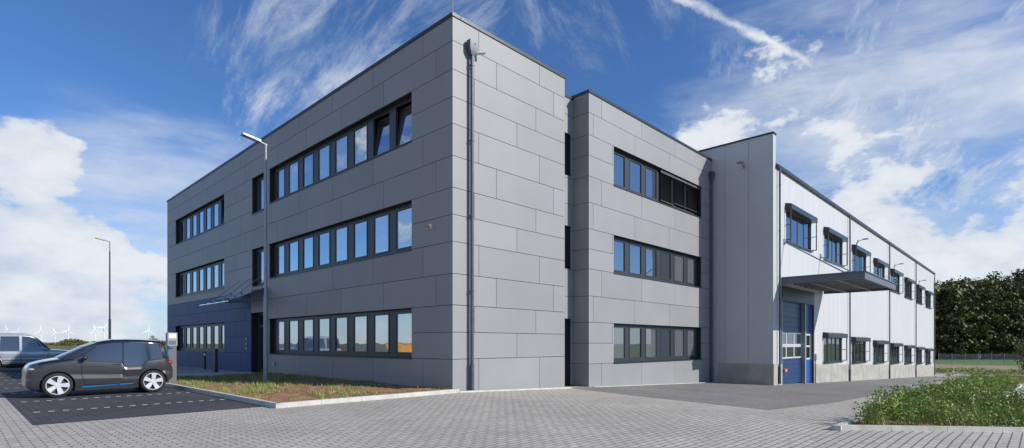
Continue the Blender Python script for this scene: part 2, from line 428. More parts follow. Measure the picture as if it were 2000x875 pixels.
clad(mb,fr_y(.79),5.5,7.14,-.8,11.6,rows2,[(5.9,6.98,a,b) for a,b in rz],L=9)
mb.box((5.27,.04,-.8),(5.57,1.1,11.68),0)
mb.box((18.4,.3,-.8),(18.68,31.7,11.6),0); mb.box((0.3,31.72,-.8),(18.6,32,11.6),0)
obj('wall',mb.mesh('wall',[M_panel,M_back]),office)
mb=MB(); mb.box((.3,1.1,11.45),(18.4,31.7,11.6)); mb.box((.3,.3,11.45),(5.3,1.1,11.6)); mb.box((7.4,.3,11.45),(18.4,1.1,11.6))
obj('roof',mb.mesh('roof',[M_roof]),office)
M_int=mat('dim_interior',(.05,.05,.05),.9)
mb=MB(); mb.box((1.4,1.9,-.5),(17.9,31,11.4)); 
obj('interior',mb.mesh('interior',[M_int]),office)
mb=MB(); F=fr_x(0)
mb.box((-.035,-.32,11.70),(32.03,.035,11.81),0,F)
mb.box((.3,-.32,11.702),(5.60,.035,11.808),0,fr_y(0))
mb.box((7.105,-.32,11.70),(18.72,.035,11.81),0,fr_y(0))
mb.box((5.60,-.3,11.60),(7.105,.03,11.70),0,fr_y(.79))
mb.box((7.105,.3,11.702),(7.4,1.1,11.808)); mb.box((5.3,.3,11.702),(5.6,1.1,11.808))
obj('coping',mb.mesh('coping',[M_anthm]),office)

def win_frame(w,h,side=.2,top=.10,bot=.13,sill=.29):
    mb=MB(); d0,d1=-.03,.06
    mb.box((-w/2,d0,0),(-w/2+side,d1,h)); mb.box((w/2-side,d0,0),(w/2,d1,h))
    mb.box((-w/2+side,d0,h-top),(w/2-side,d1,h)); mb.box((-w/2+side,d0,0),(w/2-side,d1,bot))
    mb.box((-w/2,-sill,-.035),(w/2,d0,.0))
    return mb.mesh('window_frame',[M_anth])
def win_sash(w,h,gm,side=.2,top=.10,bot=.13,bar=.06):
    mb=MB(); a,b=-w/2+side,w/2-side; z0,z1=bot,h-top
    mb.box((a,-.045,z0),(a+bar,.03,z1)); mb.box((b-bar,-.045,z0),(b,.03,z1))
    mb.box((a+bar,-.045,z0),(b-bar,.03,z0+bar)); mb.box((a+bar,-.045,z1-bar),(b-bar,.03,z1))
    me=mb.mesh('sash',[M_anth]); 
    g=MB(); g.box((a+bar,-.006,z0+bar),(b-bar,.006,z1-bar)); return me,g.mesh('pane',[gm])
def blind_mesh(w,h,side,z0,z1):
    mb=MB(); z=z1
    mb.box((-w/2+.02,-.16,h-.14),(w/2-.02,-.06,h-.02))
    while z>z0:
        mb.add([(-w/2+.03,-.15,z-.05),(w/2-.03,-.15,z-.05),(w/2-.03,-.07,z),(-w/2+.03,-.07,z)],[(0,1,2,3)]); z-=.085
    mb.box((-w/2+.03,-.14,z0-.03),(w/2-.03,-.08,z0))
    return mb.mesh('blind',[M_blind])
cache={}
def window(parent,w,h,loc,rotz,tilt=0,blind=None,side=.2,gm=None,sill=.29):
    gm=gm or M_glass
    key=(round(w,3),round(h,3),side,sill,gm.name)
    if key not in cache: cache[key]=(win_frame(w,h,side,sill=sill),)+win_sash(w,h,gm,side)
    fm,sm,gl=cache[key]
    o=obj('window',fm,parent,loc,(0,0,rotz))
    s=obj('sash',sm,o); g=obj('glass',gl,o)
    tj=random.uniform(-.004,.004); g.rotation_euler=(0,0,tj)
    if tilt:
        for q in (s,g): q.rotation_euler=(-tilt,0,0); q.location=(0,.02,0.0)
        s['label']='tilted-open dark window sash'
    if blind: obj('blind',blind_mesh(w,h,side,blind[0],h-.14),o)
    return o
R=-math.pi/2
GV=[M_glass,M_glass,M_glassv,M_glassw,M_glassw]
for li,(a,b) in enumerate(zlev):
    w=(B1[1]-B1[0])/8
    for k in range(8):
        window(office,w,b-a,(.25,B1[0]+w*(k+.5),a),R,tilt=math.radians(7) if (li==2 and k in(0,1)) else 0,gm=random.choice(GV))
    w=(B2[1]-B2[0])/7
    for k in range(7): window(office,w,b-a,(.25,B2[0]+w*(k+.5),a),R,tilt=math.radians(7) if (li==2 and k==0) else 0,gm=random.choice(GV))
for a,b in ((4.45,6.38),(8.2,10.06)): window(office,1.52,b-a,(.25,15.43,a),R,side=.12)
w=(W2[1]-W2[0])/6
for li,(a,b) in enumerate(z2):
    for k in range(6):
        gm=M_glass2
        if li==0 and k in (0,2,4,5): gm=M_glassb
        if li==1 and k in (4,5): gm=M_glassb
        window(office,w,b-a,(W2[0]+w*(k+.5),.25,a),0,blind=(.2 if k==3 else .3,) if (li==2 and k>=3) else None,gm=gm,side=.16)
for a,b in rz: window(office,1.08,b-a,(6.44,.79+.2,a),0,side=.08,sill=.2,gm=M_glass2)
h=3.1
d=obj('door',None,office,(.35,15.37,0),(0,0,R)); mb=MB()
mb.box((-.92,-.05,0.05),(-.8,.05,h)); mb.box((.8,-.05,.05),(.92,.05,h)); mb.box((-.8,-.05,2.35),(.8,.05,2.47)); mb.box((-.8,-.05,h-.1),(.8,.05,h))
mb.box((-.06,-.05,.2),(.06,.05,2.35)); mb.box((-.8,-.05,.05),(.8,.05,.2))
obj('door_frame',mb.mesh('door_frame',[M_anth]),d)
mb=MB(); mb.box((-.8,-.006,.2),(-.06,.006,2.35)); mb.box((.06,-.006,.2),(.8,.006,2.35)); mb.box((-.8,-.006,2.47),(.8,.006,h-.1))
obj('door_glass',mb.mesh('door_glass',[M_glass2]),d)
mb=MB(); mb.cyl((.12,-.12,.6),(.12,-.12,1.9),.02); mb.cyl((.12,-.12,.7),(.12,-.05,.7),.012); mb.cyl((.12,-.12,1.8),(.12,-.05,1.8),.012)
obj('door_handle',mb.mesh('door_handle',[M_steel]),d)
cn=obj('entrance_canopy',None,office)
mb=MB(); mb.add([(-1.8,14.2,3.50),(-1.8,18.5,3.50),(-.06,18.5,4.28),(-.06,14.2,4.28),(-1.8,14.2,3.52),(-1.8,18.5,3.52),(-.06,18.5,4.30),(-.06,14.2,4.30)],[(0,3,2,1),(4,5,6,7),(0,1,5,4),(1,2,6,5),(2,3,7,6),(3,0,4,7)])
obj('canopy_pane',mb.mesh('canopy_pane',[M_cglass]),cn)
for y in (14.9,16.35,17.8):
    mb=MB()
    mb.cyl((-.02,y,4.9),(-1.3,y,3.78),.018); mb.cyl((-.02,y,3.75),(-1.5,y,3.6),.02)
    for q in (-.5,-1.3):
        zz=3.5+(1.8+q)/1.74*.78
        mb.sphere((q,y,zz+.06),.07,n=6); mb.sphere((q,y,zz-.06),.07,n=6)
    mb.cyl((-.5,y,4.14),(-.5,y,3.55),.012)
    obj('canopy_fitting',mb.mesh('canopy_fitting',[M_steel]),cn)
def downpipe(parent,x,y,z0,z1,hop=True,r=.06):
    mb=MB()
    mb.cyl((x,y,z0),(x,y,z1),r)
    z=z0+.8
    while z<z1: mb.cyl((x,y,z),(x,y,z+.05),r+.014); z+=2.4
    mb.cyl((x,y,z0),(x,y,z0+.9),r+.012)
    if hop:
        mb.add([(x-.16,y-.10,z1+.42),(x+.16,y-.10,z1+.42),(x+.16,y+.08,z1+.42),(x-.16,y+.08,z1+.42),(x-.16,y-.10,z1+.15),(x+.16,y-.10,z1+.15),(x+.16,y+.08,z1+.15),(x-.16,y+.08,z1+.15),(x-.07,y-.06,z1-.04),(x+.07,y-.06,z1-.04),(x+.07,y+.06,z1-.04),(x-.07,y+.06,z1-.04)],
          [(0,1,2,3),(0,4,5,1),(1,5,6,2),(2,6,7,3),(3,7,4,0),(4,8,9,5),(5,9,10,6),(6,10,11,7),(7,11,8,4)])
    return obj('downpipe',mb.mesh('downpipe',[M_zinc],smooth=True,angle=40),parent)
downpipe(office,.70,-.12,-.05,10.72)
downpipe(office,18.45,-.12,-.65,10.6)
def seccam(parent,loc,rotz=0):
    mb=MB(); mb.box((-.04,-.05,0),(.04,.0,.1)); mb.cyl((0,-.04,.07),(.0,-.14,.04),.02)
    mb.cyl((0,-.08,.03),(.0,-.28,.0),.045,n=14); mb.cyl((0,-.275,.004),(0,-.29,-.003),.035,mi=1)
    return obj('security_camera',mb.mesh('security_camera',[M_white,M_black],smooth=True,angle=40),parent,loc,(0,0,rotz))
seccam(office,(.97,-.03,10.85),.5)
seccam(office,(0.95,-.03,11.02),-.9)
mb=MB(); mb.box((-.06,-.1,-.07),(0,.1,.07)); mb.cyl((-.06,0,-.02),(-.13,0,-.02),.05,mi=1); mb.sphere((-.13,0,-.02),.05,1,6)
obj('alarm_siren',mb.mesh('alarm_siren',[M_white,M_orange]),office,(0,1.12,5.31))
mb=MB(); mb.box((-.08,-.07,-.07),(0,.07,.07)); mb.box((-.1,-.05,-.05),(-.08,.05,.05),1)
obj('wall_socket',mb.mesh('wall_socket',[M_steel,M_white]),office,(0,13.3,.55))
mb=MB(); mb.box((-.03,-.12,-.3),(0,.12,.3)); mb.box((-.035,-.08,-.2),(-.03,.08,-.05),1); mb.box((-.035,-.08,.05),(-.03,.08,.2),1)
obj('doorbell_panel',mb.mesh('doorbell_panel',[M_steel,M_black]),office,(0,16.9,1.5))
mb=MB(); mb.cyl((.5,.6,11.6),(.5,.6,13.8),.02,.008,8); mb.box((.35,.45,11.6),(.65,.75,11.7))
obj('lightning_rod',mb.mesh('lightning_rod',[M_steel]),office)

# ------------------------------------------------------------ HALL
hall=obj('warehouse_hall',None,loc=(0,0,0),label='long white metal-panelled warehouse hall with shuttered windows',category='warehouse')
HX0,HX1,HY=18.70,79.7,-3.26
up=[]; lo=[]
for k in range(8):
    s=20.7+7.35*k; zt=8.80-.021*(s-20.7); up.append((s,s+4.6,zt-1.72,zt))
for k in range(7):
    s=27.9+7.35*k; zt=1.92-.030*(s-27.6); lo.append((s,s+4.6,zt-1.62,zt))
ops=up+lo+[(20.0,25.7,-3.4,3.85)]
mb=MB(); fh=fr_y(HY)
def hallclad(mb,fr,s0,s1,z0,z1,ops,W=1.12,depth=.2,g=.007):
    for (a,b,c0,d) in minus((s0,s1,z0,z1),ops): mb.box((a,-depth,c0),(b,-.02,d),1,fr)
    p=s0
    while p<s1-.01:
        q=min(p+W,s1); t=random.uniform(.975,1.015)
        for (a,b,c0,d) in minus((p+g,q-g,z0,z1),ops): mb.box((a,-.019,c0),(b,0,d),0,fr,t)
        p=q
hallclad(mb,fh,HX0+.36,HX1,-3.4,10.75,ops)
M_hjoint=mat('panel_joint',(.27,.28,.29),.7)
obj('wall',mb.mesh('wall',[M_hall,M_hjoint]),hall)
mb=MB(); hallclad(mb,fr_x(HX0),HY+.003,26,-1.4,12.38,[],W=1.25,g=.008); 
mb.box((HX0+.201,HY+.001,-1.4),(HX0+.36,26,12.38),0)
mb.box((HX0+.001,HY,-1.4),(HX0+.20,HY+.002,12.38),0)
obj('firewall',mb.mesh('firewall',[M_hallside,M_hjoint]),hall)
mb=MB(); mb.box((HX1-.2,HY+.2,-3.4),(HX1,29.8,10.75)); mb.box((HX0,29.8,-3.4),(HX1,30,10.75)); mb.box((HX0+.3,26,-1),(HX0+.5,29.8,10.7))
obj('wall',mb.mesh('wall',[M_hall]),hall)
mb=MB(); mb.add([(HX0+.36,HY,10.76),(HX1,HY,10.76),(HX1,13.4,11.6),(HX0+.36,13.4,11.6),(HX1,30,10.76),(HX0+.36,30,10.76)],[(0,1,2,3),(3,2,4,5)])
obj('roof',mb.mesh('roof',[M_roof]),hall)
mb=MB(); mb.box((20,HY+1.2,-3),(79,29,10.5)); obj('interior',mb.mesh('interior',[M_int]),hall)
mb=MB(); mb.box((HX0-.04,HY-.04,12.38),(HX0+.40,26.04,12.47)); obj('coping',mb.mesh('coping',[M_anthm]),hall)
mb=MB(); mb.box((HX0+.37,-.0,10.70),(HX1+.1,.16,10.84),0,fh); mb.box((HX0+.37,-.3,10.84),(HX1+.1,.03,10.93),0,fh)
obj('gutter',mb.mesh('gutter',[M_anthm]),hall)
def plinth(s0,s1):
    mb=MB(); zt=lambda s:.44-.0287*(s-HX0)
    n=max(1,int((s1-s0)/3.6))
    for i in range(n):
        a=s0+(s1-s0)*i/n+.006; b=s0+(s1-s0)*(i+1)/n-.006
        vs=[(a,HY-.05,-3.5),(b,HY-.05,-3.5),(b,HY,-3.5),(a,HY,-3.5),(a,HY-.05,zt(a)),(b,HY-.05,zt(b)),(b,HY,zt(b)+.02),(a,HY,zt(a)+.02)]
        mb.add(vs,[(0,3,2,1),(4,5,6,7),(0,1,5,4),(1,2,6,5),(2,3,7,6),(3,0,4,7)],0,random.uniform(.94,1.05))
    if s0==HX0: mb.box((HX0-.05,HY-.05,-1.5),(HX0-.0005,-.40,.44))
    obj('plinth',mb.mesh('plinth',[M_conc]),hall)
plinth(HX0,19.95); plinth(25.78,HX1)
def hall_window_mesh(w,h):
    mb=MB()
    mb.box((0,-.02,0),(.07,.06,h)); mb.box((w-.07,-.02,0),(w,.06,h)); mb.box((.07,-.02,0),(w-.07,.06,.07)); mb.box((.07,-.02,h-.07),(w-.07,.06,h))
    for i in range(1,4): x=w*i/4; mb.box((x-.07,-.02,.07),(x+.07,.06,h-.07))
    mb.box((-.06,-.22,-.05),(w+.06,-.02,0))
    fm=mb.mesh('window_frame',[M_anth])
    mb=MB(); mb.box((-.12,-.42,h-.02),(w+.12,-.1,h+.26)); mb.add([(-.12,-.42,h+.26),(w+.12,-.42,h+.26),(w+.12,-.1,h+.34),(-.12,-.1,h+.34),(-.12,-.1,h+.26),(w+.12,-.1,h+.26)],[(0,1,2,3),(0,3,4),(1,5,2)])
    sh=mb.mesh('shutter_box',[M_anthm])
    mb=MB()
    mb.cyl((0,-.36,h-.02),(0,-.36,.05),.03); mb.cyl((0,-.36,.06),(0,-.1,.06),.025); mb.cyl((0,-.36,h*.5),(0,-.1,h*.5),.02)
    rl=mb.mesh('guide_rail',[M_anth])
    g=MB(); g.box((.07,0,.07),(w-.07,.01,h-.07)); gl=g.mesh('pane',[M_glassd]); return fm,sh,rl,gl
hu=hall_window_mesh(4.6,1.72); hl=hall_window_mesh(4.6,1.62)
for lst,ms in ((up,hu),(lo,hl)):
    for (a,b,c0,d) in lst:
        o=obj('window',ms[0],hall,(a,HY+.1,c0))
        obj('shutter_box',ms[1],o); obj('glass',ms[3],o)
        for xx in (-.08,4.68): obj('guide_rail',ms[2],o,(xx,0,0))
ld=obj('loading_door',None,hall,(20.0,HY+.18,-.75))
mb=MB()
segs=[(0,.55,'p'),(.56,1.42,'p'),(1.43,2.15,'w'),(2.16,2.9,'w'),(2.91,3.75,'p'),(3.76,4.6,'p')]
g=MB()
M_dw=mat('white_frame_shaded',(.50,.52,.55),.5)  # white frame dimmed, canopy shade put into the colour
for a,b,t in segs:
    if t=='p':
        mb.box((0,0,a),(4,.05,b)); 
        for q in (.28,.55,.8):
            if a+q<b: mb.box((0,-.006,a+q-.012),(4,0,a+q+.002),1)
    else:
        mb.box((0,0,a),(4,.05,a+.08),2); mb.box((0,0,b-.08),(4,.05,b),2)
        for i in range(4): x=4*i/3; mb.box((max(0,x-.06),0,a+.08),(min(4,x+.06),.05,b-.08),2)
        g.box((.06,.02,a+.08),(3.94,.03,b-.08))
obj('door_leaf',mb.mesh('door_leaf',[M_blueshade,M_black,M_dw]),ld); obj('door_glass',g.mesh('door_glass',[M_glassd]),ld)
sd=obj('side_door',None,hall,(24.2,HY+.14,-.85))
mb=MB(); mb.box((0,0,0),(1.5,.06,1.4)); mb.box((0,0,2.95),(1.5,.06,4.7)); mb.box((0,0,1.4),(.14,.06,2.95),1); mb.box((1.36,0,1.4),(1.5,.06,2.95),1); mb.box((.14,0,1.4),(1.36,.06,1.5),1); mb.box((.14,0,2.85),(1.36,.06,2.95),1);mb.box((.14,0,2.15),(1.36,.06,2.25),1)
mb.cyl((.1,-.06,1.2),(.25,-.06,1.2),.02,mi=1)
obj('door_leaf',mb.mesh('door_leaf',[M_bluesun,M_dw]),sd)
g=MB(); g.box((.14,.02,1.5),(1.36,.03,2.85)); obj('door_glass',g.mesh('door_glass',[M_glassd]),sd)
mb=MB(); mb.box((19.93,-.06,-.85),(20.0,.05,3.9),0,fh); mb.box((24.0,-.2,-.9),(24.2,.03,3.85),0,fh); mb.box((25.7,-.06,-1),(25.78,.05,3.9),0,fh)
mb.box((20.0,.0,3.85),(25.7,.06,4.6),1,fh)
obj('door_surround',mb.mesh('door_surround',[M_steel,M_anth]),hall)
mb=MB(); mb.box((20.55,HY-.0,-.02),(20.95,HY+.17,.13)); obj('door_sign',mb.mesh('door_sign',[M_orange]),hall)
cp=obj('loading_canopy',None,hall)
mb=MB(); x0,x1,y0,y1,za,zb=19.8,27.8,-7.1,HY-.06,4.66,4.98
mb.box((x0,y0,za),(x1,y0+.1,zb)); mb.box((x0,y0+.1,za),(x0+.1,y1,zb)); mb.box((x1-.1,y0+.1,za),(x1,y1,zb))
mb.box((x0-.05,y0-.06,zb),(x1+.05,y1,zb+.05))
M_canopyf=mat('canopy_fascia',(.13,.14,.155),.4,.2)
obj('canopy_frame',mb.mesh('canopy_frame',[M_canopyf]),cp)
mb=MB(); mb.box((x0+.1,y0+.1,zb-.1),(x1-.1,y1,zb-.05))
for i in range(1,8): xx=x0+(x1-x0)*i/8; mb.box((xx-.04,y0+.1,zb-.22),(xx+.04,y1,zb-.1))
for yy in (-4.6,-5.9): mb.box((x0+.1,yy,zb-.30),(x1-.1,yy+.06,zb-.22))
obj('canopy_soffit',mb.mesh('canopy_soffit',[M_steel]),cp)
for xx in (20.4,27.2):
    mb=MB()
    mb.cyl((xx,HY,7.0),(xx,-6.2,zb+.05),.035); mb.box((xx-.1,HY-.05,6.85),(xx+.1,HY,7.15))
    mb.box((xx-.05,-6.35,zb+.05),(xx+.05,-6.05,zb+.15))
    obj('tie_rod',mb.mesh('tie_rod',[M_steel]),cp)
for s in (19.35,34.2,48.9,64.0,79.4): downpipe(hall,s,HY-.12,-.6 if s<20 else G(s)-.05,10.7,hop=False,r=.05)
lm=MB(); lm.box((-.06,-.05,-.1),(.06,0,.1)); lm.cyl((0,-.03,0),(0,-.45,.1),.025); lm.box((-.16,-.7,.07),(.16,-.35,.13))
lmesh=lm.mesh('wall_lamp',[M_steel])
for s in (37.1,52,67): obj('wall_lamp',lmesh,hall,(s,HY,9.3-.02*(s-37)))
obj('wall_lamp',lmesh,hall,(HX0,-1.78,11.0),(0,0,R))
mb=MB(); mb.cyl((25.9,HY-.08,-.9),(25.9,HY-.08,.9),.03); mb.box((25.86,HY-.1,.5),(26.15,HY,.85)); obj('control_box',mb.mesh('control_box',[M_steel]),hall)

# ------------------------------------------------------------ street lamps
def street_lamp(x,y):
    o=obj('street_lamp',None,loc=(x,y,.06),label='tall galvanised parking-lot lamp post with flat LED head',category='street lamp',group='lamp posts along the car park')
    mb=MB(); mb.cyl((0,0,0),(0,0,3.2),.085,.08,14); mb.cyl((0,0,3.2),(0,0,9.0),.055,.04,14); mb.cyl((0,0,0),(0,0,.05),.16,n=14); mb.cyl((0,0,3.18),(0,0,3.3),.085,.056,14)
    obj('pole',mb.mesh('pole',[M_steel],smooth=True,angle=40),o)
    mb=MB(); mb.cyl((0.05,0,8.95),(-.25,0,9.03),.035); vs=[(-.2,-.1,8.99),(-.2,.1,8.99),(-.85,.13,9.1),(-.85,-.13,9.1),(-.2,-.1,9.08),(-.2,.1,9.08),(-.85,.13,9.16),(-.85,-.13,9.16)]
    mb.add(vs,[(0,1,2,3),(7,6,5,4),(0,4,5,1),(1,5,6,2),(2,6,7,3),(3,7,4,0)])
    obj('lamp_head',mb.mesh('lamp_head',[M_steel]),o)
street_lamp(-2.58,7.88); street_lamp(-2.7,36.1)

o=obj('bollard_light',None,loc=(-.5,22.0,0),label='slim grey bollard light beside the blue wall',category='bollard light')
mb=MB(); mb.cyl((0,0,0),(0,0,.8),.07,n=14); mb.cyl((0,0,.95),(0,0,1.02),.08,n=14); obj('post',mb.mesh('post',[M_anth]),o)
mb=MB(); mb.cyl((0,0,.8),(0,0,.95),.055,n=14); obj('lens',mb.mesh('lens',[M_white]),o)
o=obj('mailbox_pillar',None,loc=(-1.3,17.6,0),label='upright grey letterbox pillar by the entrance path',category='mailbox')
mb=MB(); mb.box((-.07,-.17,0),(.07,.17,1.25)); obj('body',mb.mesh('body',[M_anth]),o)
mb=MB(); mb.box((-.075,-.12,.95),(-.07,.12,1.0)); obj('slot',mb.mesh('slot',[M_black]),o)
o=obj('charging_station',None,loc=(-5.35,9.2,.08),label='grey electric car charging station with blue cable',category='charging station')
M_chg=mat('charger_grey',(.12,.125,.13),.5)
M_chg2=mat('charger_pale',(.30,.31,.32),.5)
mb=MB(); mb.box((-.12,-.12,0),(.12,.12,1.35)); obj('body',mb.mesh('body',[M_chg]),o)
mb=MB(); mb.box((-.16,-.14,1.35),(.14,.14,1.82)); mb.box((-.13,-.15,1.62),(.10,-.14,1.78),1); mb.box((-.13,-.15,1.40),(.10,-.14,1.54),2); obj('head',mb.mesh('head',[M_chg2,M_white,M_chg]),o)
M_cable=mat('blue_cable',(.03,.20,.38),.5)
mb=MB(); pts=[]
for i in range(21):
    t=i/20; pts.append((-.12-.66*t, -.16-1.1*t, 1.3-.45*t-.72*math.sin(math.pi*t)))
mb.tube(pts,.016); mb.cyl((0,-.12,1.3),(-.14,-.2,1.3),.035); obj('cable',mb.mesh('cable',[M_cable]),o)

# yellow skip that the ground-floor glass mirrors
M_yel=mat('yellow_skip_paint',(.78,.36,.02),.5,0,.1,2)
o=obj('skip_container',None,loc=(-17.0,27.0,.0),rot=(0,0,1.2),label='yellow steel skip standing at the car park edge',category='skip container')
mb=MB(); vs=[(-1.2,-.8,.1),(1.2,-.8,.1),(1.2,.8,.1),(-1.2,.8,.1),(-1.9,-.9,1.5),(1.9,-.9,1.5),(1.9,.9,1.5),(-1.9,.9,1.5)]
mb.add(vs,[(0,3,2,1),(0,1,5,4),(1,2,6,5),(2,3,7,6),(3,0,4,7)]); 
for xx in (-.9,0,.9): mb.box((xx-.05,-.93,.3),(xx+.05,-.84,1.45)); mb.box((xx-.05,.84,.3),(xx+.05,.93,1.45))
obj('tub',mb.mesh('tub',[M_yel]),o)
mb=MB(); mb.box((-1.95,-.96,1.5),(1.95,-.86,1.58)); mb.box((-1.95,.86,1.5),(1.95,.96,1.58)); mb.box((-1.95,-.86,1.5),(-1.85,.86,1.58)); mb.box((1.85,-.86,1.5),(1.95,.86,1.58)); obj('rim',mb.mesh('rim',[M_yel]),o)
mb=MB(); mb.box((-1.1,-.6,0),(1.1,-.5,.1)); obj('skid',mb.mesh('skid',[M_anth]),o)
mb=MB(); mb.box((-1.1,.5,0),(1.1,.6,.1)); obj('skid',mb.mesh('skid',[M_anth]),o)

# ------------------------------------------------------------ cars
M_tyre=mat('tyre',(.015,.015,.016),.8)
M_rim=mat('silver_rim',(.62,.63,.65),.3,.3)
M_dgrey=mat('rim_dark',(.02,.02,.02),.6)
M_hl=mat('headlight_lens',(.55,.57,.6),.1,.2,coat=1)
M_red=mat('tail_light',(.35,.01,.01),.2,coat=1)
M_cg=glass_mat('car_glass',(.03,.032,.035),.08)
def P(keys,x):
    xs=[k[0] for k in keys]; ys=[k[1] for k in keys]
    v=0
    for q,wt in ((-.02,.25),(0,.5),(.02,.25)): v+=wt*float(np.interp(x+q,xs,ys))
    return v
def wheel_meshes(r,w,spokes):
    mb=MB(); prof=[(r*.72,-w/2),(r*.92,-w/2),(r*.985,-w/2+.025),(r,-w/2+.05),(r,w/2-.05),(r*.985,w/2-.025),(r*.9,w/2),(r*.66,w/2)]
    mb.lathe(prof,n=32); tm=mb.mesh('wheel',[M_tyre],smooth=True,angle=50)
    mb=MB(); mb.lathe([(r*.72,-w/2+.005),(r*.75,-w/2-.004),(r*.71,-w/2-.006),(r*.68,-w/2+.02),(r*.67,-w/2+.07),(0.001,-w/2+.075)],n=32,mis=[0,0,0,1,1])
    for i in range(spokes):
        a=2*math.pi*i/spokes+.3; ca,sa=math.cos(a),math.sin(a)
        def q(rr,tt,y): return (rr*ca-tt*sa,y,rr*sa+tt*ca)
        wi,wo=.04,.066 if spokes==5 else .035
        vs=[q(.03,-wi,-w/2+.012),q(.03,wi,-w/2+.012),q(r*.70,wo,-w/2),q(r*.70,-wo,-w/2),q(.03,-wi,-w/2+.05),q(.03,wi,-w/2+.05),q(r*.70,wo,-w/2+.04),q(r*.70,-wo,-w/2+.04)]
        mb.add(vs,[(0,1,2,3),(7,6,5,4),(0,4,5,1),(1,5,6,2),(2,6,7,3),(3,7,4,0)],0)
    mb.cyl((0,-w/2,0),(0,-w/2+.05,0),.06,n=14)
    rm=mb.mesh('rim',[M_rim,M_dgrey]); return tm,rm
def make_car(S,loc,rotz,label):
    car=obj('parked_car',None,loc=loc,rot=(0,0,rotz),label=label,category='car',group='cars parked in the car park')
    x0,x1=S['x0'],S['x1']; W=S['w']; zt=S['top']; zb=S['bot']; hw=S['hw']
    xs=np.unique(np.concatenate([np.linspace(x0,x0+.25,9),np.linspace(x0+.25,x1-.25,60),np.linspace(x1-.25,x1,9)]))
    def ring(x):
        w=P(hw,x); b=P(zb,x); t=P(zt,x); cr=S.get('crown',.05)
        return [(0,b),(w*.80,b),(w*.94,b+.03),(w*.985,b+.14),(w*1.0,b+(t-b)*.35),(w*.945,b+(t-b)*.48),(w*.985,b+(t-b)*.78),(w*.965,t-.08),(w*.93,t-.03),(w*.86,t),(w*.6,t+cr*.6),(0,t+cr)]
    vs=[];n=0
    for x in xs:
        h=ring(x); full=[(x,y,z) for y,z in h]+[(x,-y,z) for y,z in h[-2:0:-1]]
        n=len(full); vs+=full
    mb=MB(); fs=[]
    for i in range(len(xs)-1):
        for j in range(n): fs.append((i*n+j,i*n+(j+1)%n,(i+1)*n+(j+1)%n,(i+1)*n+j))
    fs.append(tuple(range(n))[::-1]); fs.append(tuple((len(xs)-1)*n+j for j in range(n)))
    mb.add(vs,fs); bm_=mb.mesh('body',[S['paint'],M_black],smooth=False,recalc=True)
    if S.get('hoodm'):
        bm_.materials.append(S['hoodm'])
        for p in bm_.polygons:
            if p.center.x<S['hoodx'] and p.normal.z>.45 and p.center.z>.7: p.material_index=2
    body=obj('body',bm_,car)
    cut=MB(); r=S['r']
    for wx in S['wx']:
        for sgn in (-1,1):
            cut.cyl((wx,sgn*W*1.3,r),(wx,sgn*(W-.30),r),r+.04,n=36,mi=0)
    cm=cut.mesh('cut',[M_black],recalc=False); co=obj('cut',cm,None,loc=loc,rot=(0,0,rotz))
    md=body.modifiers.new('b','BOOLEAN'); md.operation='DIFFERENCE'; md.object=co; md.solver='EXACT'
    try: md.material_mode='TRANSFER'
    except Exception: pass
    dg=bpy.context.evaluated_depsgraph_get(); dg.update()
    nm=bpy.data.meshes.new_from_object(body.evaluated_get(dg)); body.modifiers.clear(); body.data=nm
    nm.polygons.foreach_set('use_smooth',[True]*len(nm.polygons))
    try: nm.set_sharp_from_angle(angle=math.radians(20))
    except Exception: pass
    bpy.data.objects.remove(co)
    gx0,gx1=S['gx']; gt=S['gtop']; gw=S['gw']
    gxs=np.linspace(gx0,gx1,44)
    def side(x,f,off=0):
        wb=P(hw,x)*.93; b=P(zt,x)-.03; t=P(gt,x)-.05; w2=P(gw,x)
        y=wb+(w2-wb)*f**1.25; return (x,-(y+off),b+(t-b)*f+off*.3)
    vs=[]
    for x in gxs:
        h=[]
        for f in (0,.25,.5,.75,1): q=side(x,f); h.append((-q[1],q[2]))
        t=P(gt,x); w2=P(gw,x); h+=[(w2*.93,t-.015),(w2*.75,t),(w2*.4,t+.018),(0,t+.022)]
        full=[(x,y,z) for y,z in h]+[(x,-y,z) for y,z in h[-2::-1]]; n=len(full); vs+=full
    fs=[]
    for i in range(len(gxs)-1):
        for j in range(n-1): fs.append((i*n+j,i*n+j+1,(i+1)*n+j+1,(i+1)*n+j))
    fs.append(tuple(range(n))); fs.append(tuple((len(gxs)-1)*n+j for j in range(n)))
    mb=MB(); mb.add(vs,fs); obj('windscreen_and_windows',mb.mesh('windows',[M_cg],smooth=True,angle=35),car)
    rx=np.linspace(S['roof'][0],S['roof'][1],24); vs=[]
    for x in rx:
        t=P(gt,x)+.012; w2=P(gw,x)+.012
        h=[(w2*1.0,t-.095),(w2*.985,t-.05),(w2*.93,t-.014),(w2*.75,t),(w2*.4,t+.018),(0,t+.022)]
        full=[(x,y,z) for y,z in h]+[(x,-y,z) for y,z in h[-2::-1]]; n=len(full); vs+=full
    fs=[(i*n+j,i*n+j+1,(i+1)*n+j+1,(i+1)*n+j) for i in range(len(rx)-1) for j in range(n-1)]
    mb=MB(); mb.add(vs,fs); obj('roof',mb.mesh('roof',[S['roofm']],smooth=True),car)
    for (xa,xb,wd) in S['pillars']:
        for sg in (1,-1):
            mb=MB(); pr=None
            for k in range(9):
                f=k/8; x=xa+(xb-xa)*f
                a=side(x-wd/2,f,.008); b=side(x+wd/2,f,.008)
                a=(a[0],a[1]*sg,a[2]); b=(b[0],b[1]*sg,b[2])
                if pr: mb.add([pr[0],pr[1],b,a],[(0,1,2,3)])
                pr=(a,b)
            obj('pillar',mb.mesh('pillar',[S['pillarm']]),car)
    def bs(x,z,off=.006):
        h=ring(x)
        zz=[q[1] for q in h[2:10]]; yy=[q[0] for q in h[2:10]]
        return (x,-(float(np.interp(z,zz,yy))+off),z)
